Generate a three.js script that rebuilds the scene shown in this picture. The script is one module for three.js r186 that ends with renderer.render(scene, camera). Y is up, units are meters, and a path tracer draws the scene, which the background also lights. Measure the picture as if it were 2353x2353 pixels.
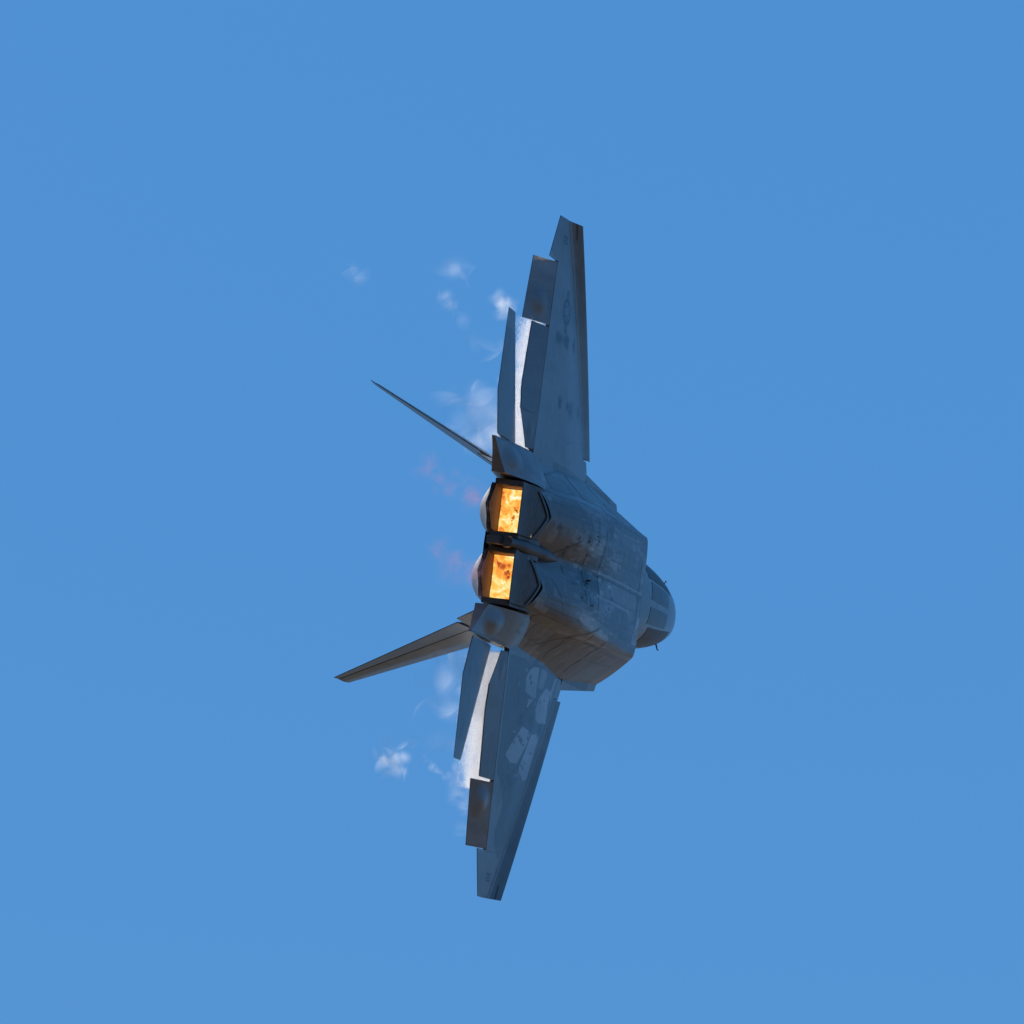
import * as THREE from 'three';
import { mergeGeometries } from 'three/addons/utils/BufferGeometryUtils.js';
import { RectAreaLightUniformsLib } from 'three/addons/lights/RectAreaLightUniformsLib.js';

// ---------------------------------------------------------------- camera, sky, sun, exposure
const ELEV = 16 * Math.PI / 180, DIST = 134.85;
const scene = new THREE.Scene();
const EYE = new THREE.Vector3(0, 1.7, 0);
const FWD = new THREE.Vector3(0, Math.sin(ELEV), -Math.cos(ELEV));
const UPV = new THREE.Vector3(0, Math.cos(ELEV), Math.sin(ELEV));
const RIGHT = new THREE.Vector3(1, 0, 0);
const camera = new THREE.PerspectiveCamera(2 * Math.atan(2353 / 2 / 115.298 / DIST) * 180 / Math.PI, 1, 1, 40000);
camera.position.copy(EYE);
camera.lookAt(EYE.clone().add(FWD));

const sunDir = new THREE.Vector3()
  .addScaledVector(RIGHT, -0.60).addScaledVector(UPV, 0.45).addScaledVector(FWD, 0.66).normalize();

{ // clear blue sky as radiance, paler towards the horizon and a little brighter round the sun
  const W = 512, H = 256, d = new Float32Array(W * H * 4);
  const lin = (r, g, b) => [r, g, b].map(v => { v /= 255; return v <= 0.04045 ? v / 12.92 : ((v + 0.055) / 1.055) ** 2.4; });
  const zen = lin(40, 92, 160), mid = lin(74, 142, 210), hor = lin(124, 174, 220);
  const v = new THREE.Vector3();
  for (let j = 0; j < H; j++) for (let i = 0; i < W; i++) {
    const el = ((j + 0.5) / H - 0.5) * Math.PI, az = ((i + 0.5) / W - 0.5) * 2 * Math.PI;
    v.set(Math.cos(el) * Math.cos(az), Math.sin(el), Math.cos(el) * Math.sin(az));
    const e = Math.max(el, 0), t = 1 - Math.exp(-e / 0.12), u = THREE.MathUtils.smoothstep(e, 0.30, 1.45);
    const g = Math.max(0, v.dot(sunDir)), glow = 0.25 * g ** 12 + 0.5 * g ** 90;
    for (let c = 0; c < 3; c++) {
      const k = mid[c] + (hor[c] - mid[c]) * (1 - t);
      d[(j * W + i) * 4 + c] = ((k + (zen[c] - k) * u) + glow * [0.9, 0.95, 1][c]) / 1.45;
    }
    d[(j * W + i) * 4 + 3] = 1;
  }
  const sky = new THREE.DataTexture(d, W, H, THREE.RGBAFormat, THREE.FloatType);
  sky.mapping = THREE.EquirectangularReflectionMapping;
  sky.magFilter = sky.minFilter = THREE.LinearFilter; sky.needsUpdate = true;
  scene.background = sky; scene.environment = sky;
}

const sun = new THREE.DirectionalLight(new THREE.Color(1, 0.95, 0.87), 5);
const AIM = EYE.clone().addScaledVector(FWD, DIST);
sun.position.copy(AIM).addScaledVector(sunDir, 200);
sun.target.position.copy(AIM);
sun.castShadow = true; sun.shadow.mapSize.set(4096, 4096);
Object.assign(sun.shadow.camera, { left: -16, right: 16, top: 16, bottom: -16, near: 50, far: 400 });
scene.add(sun, sun.target);

const renderer = new THREE.WebGLRenderer({ antialias: true });
renderer.toneMapping = THREE.LinearToneMapping;
renderer.toneMappingExposure = 1.45;
renderer.shadowMap.enabled = true;
RectAreaLightUniformsLib.init();

// ---------------------------------------------------------------- helpers
let seed = 7;
const rnd = () => { seed = (seed * 1664525 + 1013904223) >>> 0; return seed / 4294967296; };
const gauss = () => Math.sqrt(-2 * Math.log(rnd() + 1e-9)) * Math.cos(6.28318 * rnd());
const lerp = (a, b, t) => a + (b - a) * t, clamp = (v, a, b) => Math.min(b, Math.max(a, v));
const sstep = (v, a, b) => { const t = clamp((v - a) / (b - a), 0, 1); return t * t * (3 - 2 * t); };
// value noise on a lattice, 0..1
const hash = (x, y, s) => { let h = (x * 374761393 + y * 668265263 + s * 69069) | 0; h = Math.imul(h ^ (h >>> 13), 1274126177); return ((h ^ (h >>> 16)) >>> 0) / 4294967296; };
function vnoise(x, y, s) {
  const xi = Math.floor(x), yi = Math.floor(y); let u = x - xi, v = y - yi; u = u * u * (3 - 2 * u); v = v * v * (3 - 2 * v);
  return lerp(lerp(hash(xi, yi, s), hash(xi + 1, yi, s), u), lerp(hash(xi, yi + 1, s), hash(xi + 1, yi + 1, s), u), v);
}
const fbm = (x, y, s, n = 4) => { let a = 0, w = 0.5, f = 1; for (let i = 0; i < n; i++) { a += w * vnoise(x * f, y * f, s + i); f *= 2.03; w *= 0.5; } return a / (1 - 0.5 ** n); };
// a smooth table over one variable
function table(rows, k) {
  const n = rows.length;
  return (a) => {
    if (a <= rows[0][0]) return rows[0][k]; if (a >= rows[n - 1][0]) return rows[n - 1][k];
    let i = 0; while (rows[i + 1][0] < a) i++;
    const h = rows[i + 1][0] - rows[i][0], t = (a - rows[i][0]) / h, s = j => { if (j <= 0 || j >= n - 1) return j <= 0 ? (rows[1][k] - rows[0][k]) / (rows[1][0] - rows[0][0]) : (rows[n - 1][k] - rows[n - 2][k]) / (rows[n - 1][0] - rows[n - 2][0]); return (rows[j + 1][k] - rows[j - 1][k]) / (rows[j + 1][0] - rows[j - 1][0]); };
    const p0 = rows[i][k], p1 = rows[i + 1][k], m0 = s(i) * h, m1 = s(i + 1) * h, t2 = t * t, t3 = t2 * t;
    return (2 * t3 - 3 * t2 + 1) * p0 + (t3 - 2 * t2 + t) * m0 + (-2 * t3 + 3 * t2) * p1 + (t3 - t2) * m1;
  };
}
// planform uv in metres: one sheet of paint for everything seen in plan
const TX0 = -7.3, TA0 = 4.6, TSPAN = 14.6;
const planUV = (x, y, a) => [(x - TX0) / TSPAN, (a - TA0) / TSPAN];
function patch(nu, nv, f, flip = false, uvf = planUV) {
  const pos = [], uv = [], idx = [];
  for (let j = 0; j <= nv; j++) for (let i = 0; i <= nu; i++) {
    const p = f(i / nu, j / nv); pos.push(p[0], p[1], p[2]); uv.push(...uvf(p[0], p[1], p[2], i / nu, j / nv));
  }
  for (let j = 0; j < nv; j++) for (let i = 0; i < nu; i++) {
    const a = j * (nu + 1) + i, b = a + 1, c = a + nu + 1, d = c + 1;
    if (flip) idx.push(a, c, b, b, c, d); else idx.push(a, b, c, b, d, c);
  }
  const g = new THREE.BufferGeometry();
  g.setAttribute('position', new THREE.Float32BufferAttribute(pos, 3));
  g.setAttribute('uv', new THREE.Float32BufferAttribute(uv, 2));
  g.setIndex(idx); g.computeVertexNormals();
  return g;
}
// a closed, warped box: F(u, v, w) with w from the lower to the upper face; s = -1 mirrors it to the port side
function hexa(F, nu = 1, nv = 1, nw = 1, s = 1, skip = '', uvf = planUV) {
  const M = (u, v, w) => { const p = F(u, v, w); return [p[0] * s, p[1], p[2]]; }, fl = s < 0, out = [];
  if (!skip.includes('b')) out.push(patch(nu, nv, (u, v) => M(u, v, 0), fl, uvf));
  if (!skip.includes('t')) out.push(patch(nu, nv, (u, v) => M(u, v, 1), !fl, uvf));
  if (!skip.includes('l')) out.push(patch(nv, nw, (v, w) => M(0, v, w), !fl ? false : true, uvf));
  if (!skip.includes('r')) out.push(patch(nv, nw, (v, w) => M(1, v, w), !fl ? true : false, uvf));
  if (!skip.includes('f')) out.push(patch(nu, nw, (u, w) => M(u, 0, w), !fl, uvf));
  if (!skip.includes('k')) out.push(patch(nu, nw, (u, w) => M(u, 1, w), fl, uvf));
  return mergeGeometries(out);
}
const merge = (...g) => mergeGeometries(g);
function part(name, geo, mat, parent, label) {
  const m = new THREE.Mesh(geo, mat); m.name = name; m.castShadow = m.receiveShadow = true; parent.add(m);
  if (label) m.userData.label = label;
  return m;
}

// ---------------------------------------------------------------- ground far below (it sends the warm light up into the lower surfaces)
{
  const N = 512, px = new Uint8Array(N * N * 4);
  for (let j = 0; j < N; j++) for (let i = 0; i < N; i++) {
    const n = fbm(i / 40, j / 40, 3, 5), m = fbm(i / 9, j / 9, 11, 3), k = 0.75 + 0.5 * n, o = (j * N + i) * 4;
    px[o] = clamp(78 * k + 11 * m, 0, 255); px[o + 1] = clamp(65 * k + 9 * m, 0, 255); px[o + 2] = clamp(47 * k + 8 * m, 0, 255); px[o + 3] = 255;
  }
  const t = new THREE.DataTexture(px, N, N); t.colorSpace = THREE.SRGBColorSpace; t.wrapS = t.wrapT = THREE.RepeatWrapping;
  t.magFilter = t.minFilter = THREE.LinearFilter; t.repeat.set(160, 160); t.needsUpdate = true;
  const g = new THREE.PlaneGeometry(24000, 24000); g.rotateX(-Math.PI / 2);
  const ground = new THREE.Mesh(g, new THREE.MeshStandardMaterial({ map: t, roughness: 1 }));
  ground.name = 'ground'; ground.receiveShadow = true;
  ground.userData = { kind: 'structure', label: 'dry brown open ground stretching to the horizon', category: 'ground' };
  scene.add(ground);
}

// ---------------------------------------------------------------- paint sheet of the airframe (plan view, metres)
function paintTexture() {
  const N = 2048, cv = document.createElement('canvas'); cv.width = cv.height = N;
  const c = cv.getContext('2d'), S = N / TSPAN;
  const X = x => (x - TX0) * S, A = a => (a - TA0) * S;
  const grey = (v, o = 1, w = 0) => `rgba(${Math.round(v + w)},${Math.round(v + 1)},${Math.round(v + 3 - w)},${o})`;
  c.fillStyle = grey(128); c.fillRect(0, 0, N, N);
  const poly = (pts, col, s = 1) => { c.fillStyle = col; c.beginPath(); pts.forEach(([x, a], i) => i ? c.lineTo(X(x * s), A(a)) : c.moveTo(X(x * s), A(a))); c.closePath(); c.fill(); };
  const line = (pts, col, w, s = 1) => { c.strokeStyle = col; c.lineWidth = w * S; c.lineJoin = 'round'; c.beginPath(); pts.forEach(([x, a], i) => i ? c.lineTo(X(x * s), A(a)) : c.moveTo(X(x * s), A(a))); c.stroke(); };
  const blob = (x, a, rx, ra, col, n = 26) => { for (let i = 0; i < n; i++) { c.fillStyle = col; c.beginPath(); c.ellipse(X(x + gauss() * rx * 0.5), A(a + gauss() * ra * 0.5), rx * S * (0.15 + 0.5 * rnd()), ra * S * (0.15 + 0.5 * rnd()), rnd() * 3, 0, 6.3); c.fill(); } };
  const le = x => 8.40 + 0.953 * (x - 2.26), te = x => 14.95 + 0.3057 * (6.01 - x);
  for (const s of [-1, 1]) {
    // darker edge tape along the leading edge, with a thin pale line behind it
    poly([[2.3, le(2.3) - 0.3], [7.1, le(7.1) - 0.3], [7.1, le(7.1) + 0.52], [2.3, le(2.3) + 0.52]], grey(108, 1, 2), s);
    line([[2.4, le(2.4) + 0.58], [6.95, le(6.95) + 0.58]], grey(140, 0.8), 0.05, s);
    // flap and aileron band, tailplane
    poly([[1.9, 15.0], [4.6, 14.5], [4.6, 15.6], [1.9, 16.4]], grey(122, 1, -2), s);
    poly([[4.6, 14.5], [5.98, 14.18], [6.1, 15.1], [4.6, 15.6]], grey(150), s);
    line([[2.05, 15.02], [4.59, 14.48]], grey(142, 0.7), 0.07, s);
    poly([[1.9, 15.6], [4.6, 17.4], [4.6, 19], [1.9, 19]], grey(100, 1, -1), s);
    poly([[4.05, 17.0], [4.6, 17.4], [4.6, 19], [4.05, 19]], grey(122), s);
    // pylon stations: sealed, darker fittings in a chordwise row
    for (const [x, a, rx, ra] of [[3.27, 12.9, 0.12, 0.17], [3.27, 12.1, 0.06, 0.14], [3.25, 11.65, 0.12, 0.28], [3.3, 10.55, 0.1, 0.13], [4.5, 13.55, 0.09, 0.3], [4.52, 12.85, 0.1, 0.3], [4.54, 11.85, 0.08, 0.2]])
      blob(x * s, a, rx, ra, grey(26, 0.3), 34);
    line([[6.6, 12.86], [6.9, 13.1]], grey(40, 0.9), 0.07, s);     // formation light strip at the tip
    line([[2.3, 11.85], [2.54, 11.86], [2.66, 10.9], [2.4, 10.85]], grey(66, 0.7), 0.03, s);
  }
  // starboard wing: mottled panels
  poly([[2.3, 10.9], [2.66, 10.9], [2.54, 11.86], [2.25, 11.86]], grey(138, 0.7));
  // port wing: dark inner panels with pale replaced skins
  poly([[-1.95, 9.2], [-2.6, 9.35], [-4.3, 11.0], [-4.75, 11.55], [-5.32, 12.11], [-5.84, 12.68], [-6.1, 13.0], [-5.82, 13.65], [-5.54, 13.74], [-5.25, 13.5], [-4.94, 13.45], [-4.56, 13.9], [-4.4, 14.4], [-2.05, 14.9]], grey(86, 1, -1));
  const pale = grey(176, 0.95, -1);
  for (const p of [
    [[-2.1, 12.38], [-2.07, 11.82], [-2.54, 11.86], [-2.68, 11.77], [-2.72, 12.07], [-2.65, 12.94], [-2.37, 13.03], [-2.21, 12.81]],
    [[-2.71, 11.92], [-2.95, 12.51], [-2.93, 12.6], [-2.77, 12.45]],
    [[-2.4, 10.69], [-2.42, 10.0], [-2.72, 10.07], [-3.09, 9.92], [-3.15, 10.81], [-3.13, 11.33], [-2.91, 11.63], [-2.68, 11.44]],
    [[-2.63, 9.78], [-2.39, 9.68], [-2.06, 9.29], [-2.15, 9.74], [-2.45, 9.98]],
    [[-3.34, 12.68], [-3.4, 11.73], [-3.7, 12.04], [-3.8, 12.23], [-4.11, 12.69], [-4.13, 13.32], [-4.01, 13.87], [-3.79, 13.53]],
    [[-3.43, 11.63], [-3.36, 10.76], [-3.42, 10.56], [-3.94, 10.98], [-4.34, 11.23], [-4.4, 11.61], [-4.28, 12.34], [-4.15, 12.42], [-3.74, 11.93]]]) poly(p, pale);
  for (let i = 0; i < 46; i++) { // chipped edges round the replaced skins
    const x = -2.1 - 2.3 * rnd(), a = lerp(9.9 + (-x - 2.3) * 0.8, 13.6, rnd()), q = 0.03 + 0.08 * rnd(), h = 0.08 + 0.3 * rnd();
    poly([[x, a], [x - q, a + h * 0.3], [x - q * 0.7, a + h], [x + q * 0.4, a + h * 0.8]], rnd() < 0.45 ? grey(165, 0.75) : grey(70, 0.75));
  }
  line([[-2.72, 12.07], [-3.15, 11.4], [-3.4, 11.7]], grey(48, 0.8), 0.03); line([[-3.43, 11.68], [-3.74, 11.98], [-4.15, 12.5], [-4.3, 12.9]], grey(52, 0.8), 0.05); line([[-3.3, 13.3], [-3.3, 12.75], [-3.55, 13.15]], grey(60, 0.8), 0.03);
  poly([[-2.05, 11.58], [-2.03, 10.92], [-2.18, 10.92], [-2.46, 11.16], [-2.48, 11.77]], grey(150));
  line([[-2.07, 13.3], [-2.04, 11.83], [-2.54, 11.82], [-2.52, 11.04]], grey(48, 0.9), 0.04);
  blob(-3.23, 12.9, 0.12, 0.25, grey(30, 0.3)); blob(-3.23, 11.76, 0.13, 0.35, grey(30, 0.32)); blob(-3.27, 10.65, 0.13, 0.25, grey(30, 0.32)); blob(-4.48, 13.1, 0.14, 0.4, grey(30, 0.2));
  // national insignia under the starboard wing, low contrast: star in a disc with a bar on each side
  c.save(); c.translate(X(5.1), A(12.98)); c.rotate(0);
  c.strokeStyle = grey(24, 0.95); c.fillStyle = grey(24, 0.95); c.lineWidth = 0.075 * S;
  const r = 0.23 * S; c.scale(1, 1.5);
  c.beginPath(); c.arc(0, 0, r, 0, 6.3); c.stroke();
  c.beginPath(); for (let i = 0; i < 10; i++) { const q = i % 2 ? r * 0.38 : r * 0.98, t = -Math.PI / 2 + i * Math.PI / 5; i ? c.lineTo(q * Math.cos(t), q * Math.sin(t)) : c.moveTo(q * Math.cos(t), q * Math.sin(t)); } c.closePath(); c.lineWidth = 0.03 * S; c.stroke();
  for (const k of [-1, 1]) { c.lineWidth = 0.04 * S; c.strokeRect(k > 0 ? r : -r * 1.75, -r * 0.3, r * 0.75, r * 0.6); c.fillRect(k > 0 ? r : -r * 1.75, -r * 0.08, r * 0.75, r * 0.16); }
  c.restore();
  // small number near each tip
  for (const s of [-1, 1]) {
    c.save(); c.translate(X(6.48 * s), A(13.62)); c.scale(s, 1); c.rotate(Math.PI); c.scale(0.8, 2.2);
    c.fillStyle = grey(26, 0.95); c.font = `bold ${Math.round(0.22 * S)}px sans-serif`; c.textAlign = 'center'; c.textBaseline = 'middle'; if (s > 0) c.scale(-1, 1); c.fillText('08', 0, 0); c.restore();
  }
  // belly: paler centre section, sealed joints, dirt and fluid streaks running aft
  poly([[-1.3, 6.2], [1.3, 6.2], [1.35, 13.0], [-1.35, 13.0]], grey(98, 1, -1));
  poly([[-1.4, 13.0], [1.4, 13.0], [1.3, 16], [-1.3, 16]], grey(94, 1, 2));
  for (const q of [-1, 1]) poly([[1.35, 6], [2.1, 6], [2.05, 13], [1.4, 13]], grey(84, 1, 3), q);
  poly([[-0.46, 7.2], [-0.45, 6.44], [-1.04, 6.43], [-1.05, 7.28]], grey(150, 0.9));
  poly([[-0.43, 7.9], [-0.42, 6.75], [-1.04, 7.1], [-1.09, 10.77], [-0.9, 9.9]], grey(104, 0.9));
  poly([[0.1, 7.2], [0.9, 7.2], [0.9, 10.5], [0.1, 10.5]], grey(112, 0.5));
  poly([[-1.04, 12.6], [-1.2, 10.8], [-1.18, 9.7], [-1.0, 9.9], [-0.9, 12.4]], grey(158, 0.7));
  for (let i = 0; i < 170; i++) { // small repaired skins, each its own grey
    const x = (rnd() * 2 - 1) * 2.0, a = 6.8 + rnd() * 8.6, w = 0.06 + 0.25 * rnd() ** 2, h = 0.1 + 0.7 * rnd() ** 2;
    c.save(); c.translate(X(x), A(a)); c.rotate((rnd() - 0.5) * 0.3); c.fillStyle = grey(50 + 140 * rnd(), 0.42, rnd() * 8 - 4); c.fillRect(-w * S / 2, -h * S / 2, w * S, h * S); c.restore();
  }
  for (const [x, a, rx, ra, o] of [[-0.24, 11.96, 0.16, 0.45, 0.35], [-0.61, 12.6, 0.05, 0.2, 0.3], [-0.7, 11.84, 0.07, 0.25, 0.3], [0.64, 11.86, 0.17, 0.1, 0.4], [0.54, 12.5, 0.07, 0.15, 0.3], [0.52, 13.2, 0.05, 0.1, 0.3], [0.92, 10.68, 0.07, 0.25, 0.2], [0.58, 14.57, 0.05, 0.25, 0.25], [-1.59, 8.67, 0.06, 0.3, 0.4], [-1.94, 10.23, 0.07, 0.3, 0.45]])
    blob(x, a, rx, ra, grey(18, Math.min(0.4, o)), 26);
  for (let i = 0; i < 260; i++) { // thin streaks
    const x = (rnd() * 2 - 1) * (rnd() < 0.6 ? 1.9 : 4.4), a = 8 + rnd() * 6.5, l = 0.15 + 0.9 * rnd() ** 2; c.fillStyle = grey(rnd() < 0.7 ? 52 : 165, 0.05 + 0.12 * rnd(), 2); c.fillRect(X(x), A(a), (0.008 + 0.02 * rnd()) * S, l * S);
  }
  // fine grain and broad unevenness of the coating
  const im = c.getImageData(0, 0, N, N), p = im.data;
  for (let j = 0; j < N; j++) for (let i = 0; i < N; i++) {
    const o = (j * N + i) * 4, x = TX0 + i / N * TSPAN, av = TA0 + j / N * TSPAN, belly = (1 - sstep(Math.abs(x), 1.2, 1.7)) * (1 - 0.75 * sstep(av, 12.6, 13.6)), k = 0.90 + (0.3 + 0.7 * belly) * (fbm(i / 60, j / 260, 5, 4) - 0.45) + (0.06 + 0.6 * belly) * (fbm(i / 11, j / 60, 21, 3) - 0.5) + 0.05 * (hash(i, j, 9) - 0.5);
    p[o] = clamp(p[o] * k, 0, 255); p[o + 1] = clamp(p[o + 1] * k, 0, 255); p[o + 2] = clamp(p[o + 2] * k, 0, 255);
  }
  c.putImageData(im, 0, 0);
  // clean door skins, sealant and tape lines over the grime
  poly([[-0.05, 7.1], [-0.42, 7.1], [-0.42, 11.1], [-0.05, 11.1]], grey(112, 0.75, 2));
  poly([[-0.5, 8.0], [-1.0, 7.4], [-1.04, 9.2], [-0.95, 10.6], [-0.5, 9.4]], grey(78, 0.6, -2));
  poly([[-0.5, 9.6], [-0.85, 10.7], [-0.8, 11.2], [-0.48, 11.2]], grey(138, 0.6, -2));
  poly([[0.12, 7.3], [0.5, 7.3], [0.5, 8.9], [0.12, 8.9]], grey(88, 0.55)); poly([[0.55, 8.2], [1.0, 8.2], [1.0, 10.1], [0.6, 10.1]], grey(94, 0.5)); poly([[0.3, 11.4], [0.95, 11.4], [0.95, 12.4], [0.3, 12.4]], grey(140, 0.5));
  line([[0.05, 6.5], [0.03, 11.2]], grey(168, 0.75), 0.05); line([[-0.03, 6.4], [-0.05, 11.3]], grey(30, 0.9), 0.035); line([[-0.45, 7.8], [-0.45, 11.4]], grey(170, 0.75), 0.045);
  line([[0.36, 11.4], [0.42, 9.2]], grey(48, 0.8), 0.03); line([[1.14, 11], [1.2, 7.6]], grey(44, 0.85), 0.035); line([[1.02, 9.4], [1.08, 7.2]], grey(150, 0.6), 0.035);
  line([[-1.40, 10.9], [-1.40, 7.2]], grey(30, 0.85), 0.05); line([[-1.04, 12.5], [-1.2, 10.8], [-1.2, 9.6]], grey(170, 0.7), 0.09);
  line([[-1.72, 13.39], [-1.07, 10.74]], grey(26, 0.9), 0.05); line([[0.03, 14.3], [0.49, 12.98]], grey(30, 0.9), 0.05); line([[-0.44, 14.6], [-0.76, 14.1], [-1.08, 13.7]], grey(34, 0.8), 0.05);
  line([[1.6, 14.6], [1.9, 12.6], [1.95, 10]], grey(34, 0.8), 0.05);
  for (let i = 0; i < 150; i++) { // scuffs, drains and small cover plates
    const x = gauss() * 0.6, a = 9.2 + 4.0 * rnd(), w = 0.02 + 0.09 * rnd() ** 2, h = 0.08 + 0.4 * rnd() ** 2; if (Math.abs(x) > 1.3) continue;
    c.fillStyle = rnd() < 0.5 ? grey(24 + 40 * rnd(), 0.6) : grey(150 + 45 * rnd(), 0.5); c.fillRect(X(x), A(a), w * S, h * S);
  }
  for (const [x, a, w, h, v] of [[0.64, 11.86, 0.3, 0.16, 26], [0.56, 12.5, 0.14, 0.2, 30], [0.52, 13.2, 0.1, 0.16, 36], [-0.24, 11.96, 0.3, 0.34, 22], [-0.16, 12.25, 0.16, 0.2, 26], [-0.62, 12.6, 0.14, 0.18, 30], [-0.72, 11.84, 0.2, 0.24, 28], [0.93, 10.68, 0.1, 0.3, 52], [-1.59, 8.67, 0.1, 0.36, 24], [-1.93, 10.2, 0.14, 0.4, 20], [-1.75, 9.5, 0.06, 0.5, 40], [0.2, 10.2, 0.05, 0.5, 60], [0.6, 9.3, 0.06, 0.6, 56]])
    for (let i = 0; i < 7; i++) { c.fillStyle = grey(v, 0.5); c.fillRect(X(x + (rnd() - 0.5) * w), A(a + (rnd() - 0.5) * h), (0.03 + 0.25 * w * rnd()) * S, (0.06 + 0.5 * h * rnd()) * S); }
  const t = new THREE.CanvasTexture(cv); t.colorSpace = THREE.SRGBColorSpace; t.flipY = false; t.magFilter = t.minFilter = THREE.LinearFilter; t.needsUpdate = true;
  return t;
}
const paintMap = paintTexture();
function grainTexture(N, s, base, amp) { // tiling-free small tile of uneven coating for the parts not seen in plan
  const px = new Uint8Array(N * N * 4);
  for (let j = 0; j < N; j++) for (let i = 0; i < N; i++) {
    const k = fbm(i / 30, j / 12, s, 4) - 0.5 + 0.25 * (hash(i, j, s) - 0.5), o = (j * N + i) * 4;
    for (let q = 0; q < 3; q++) px[o + q] = clamp(base[q] * (1 + amp * k), 0, 255); px[o + 3] = 255;
  }
  const t = new THREE.DataTexture(px, N, N); t.colorSpace = THREE.SRGBColorSpace; t.wrapS = t.wrapT = THREE.MirroredRepeatWrapping; t.magFilter = t.minFilter = THREE.LinearFilter; t.needsUpdate = true;
  return t;
}
const bumpTile = (() => {
  const N = 512, px = new Uint8Array(N * N * 4);
  for (let j = 0; j < N; j++) for (let i = 0; i < N; i++) { const v = 255 * clamp(0.9 * fbm(i / 26, j / 40, 31, 2) + 0.1 * fbm(i / 6, j / 6, 41, 2), 0, 1), o = (j * N + i) * 4; px[o] = px[o + 1] = px[o + 2] = v; px[o + 3] = 255; }
  const t = new THREE.DataTexture(px, N, N); t.wrapS = t.wrapT = THREE.MirroredRepeatWrapping; t.magFilter = t.minFilter = THREE.LinearFilter; t.repeat.set(3.6, 3.6); t.needsUpdate = true; return t;
})();
const GLOSS = { metalness: 0.4, roughness: 0.32, specularIntensity: 0.45 };
const M = {
  paint: new THREE.MeshPhysicalMaterial({ map: paintMap, bumpMap: bumpTile, bumpScale: 0.007, color: new THREE.Color(0.8, 0.8, 0.8), ...GLOSS }),
  fin: new THREE.MeshPhysicalMaterial({ map: grainTexture(512, 51, [80, 79, 77], 0.55), ...GLOSS }),
  rudder: new THREE.MeshPhysicalMaterial({ map: grainTexture(512, 57, [62, 61, 61], 0.45), ...GLOSS }),
  bare: new THREE.MeshPhysicalMaterial({ map: grainTexture(512, 61, [74, 70, 68], 0.8), metalness: 0.6, roughness: 0.42 }),
  soot: new THREE.MeshPhysicalMaterial({ map: grainTexture(512, 67, [66, 60, 57], 0.8), metalness: 0.4, roughness: 0.45 }),
  liner: new THREE.MeshPhysicalMaterial({ map: grainTexture(512, 71, [96, 62, 48], 0.7), metalness: 0.1, roughness: 0.75 }),
  canopy: new THREE.MeshPhysicalMaterial({ color: new THREE.Color().setRGB(0.12, 0.09, 0.04), metalness: 0.6, roughness: 0.08, clearcoat: 1 }),
};
const tone = [0.72, 1, 1.28].map(k => { const m = M.paint.clone(); m.color = M.paint.color.clone().multiplyScalar(k); return m; });

// ---------------------------------------------------------------- the aircraft; own axes: x starboard, y up, z aft from the nose tip
const jet = new THREE.Group(); jet.name = 'fighter_jet'; scene.add(jet);
jet.userData = { label: 'grey twin-tailed fighter jet banking steeply with both afterburners lit', category: 'jet' };
{
  // attitude: rows are right, down and ahead of the observer
  const R = [[0.121, -0.9733, -0.1952], [-0.9888, -0.1009, -0.1096], [0.0869, 0.2062, -0.9746]];
  const col = k => new THREE.Vector3().addScaledVector(RIGHT, R[0][k]).addScaledVector(UPV, -R[1][k]).addScaledVector(FWD, R[2][k]);
  const ex = col(0).normalize(), ey = col(1); ey.addScaledVector(ex, -ey.dot(ex)).normalize(); const ez = new THREE.Vector3().crossVectors(ex, ey);
  const m = new THREE.Matrix4().makeBasis(ex, ey, ez);
  jet.quaternion.setFromRotationMatrix(m);
  const ref = AIM.clone().addScaledVector(RIGHT, (1193.825 - 1176.5) / 115.298).addScaledVector(UPV, -(1265.522 - 1176.5) / 115.298);
  jet.position.copy(ref).addScaledVector(ez, -15);
}

// ---- fuselage: half sections from keel to chine to spine
const KR = 34;
function spline(pts, n) { // Catmull-Rom through pts, n samples
  const out = [], m = pts.length - 1;
  for (let k = 0; k < n; k++) {
    const q = k / (n - 1) * m, i = Math.min(m - 1, Math.floor(q)), t = q - i, P = j => pts[clamp(j, 0, m)];
    const p0 = i === 0 ? [2 * P(0)[0] - P(1)[0], P(1)[1]] : P(i - 1), p3 = i === m - 1 ? [2 * P(m)[0] - P(m - 1)[0], 2 * P(m)[1] - P(m - 1)[1]] : P(i + 2), p1 = P(i), p2 = P(i + 1);
    out.push([0, 1].map(d => 0.5 * (2 * p1[d] + (p2[d] - p0[d]) * t + (2 * p0[d] - 5 * p1[d] + 4 * p2[d] - p3[d]) * t * t + (3 * p1[d] - p0[d] - 3 * p2[d] + p3[d]) * t * t * t)));
  }
  return out;
}
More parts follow.
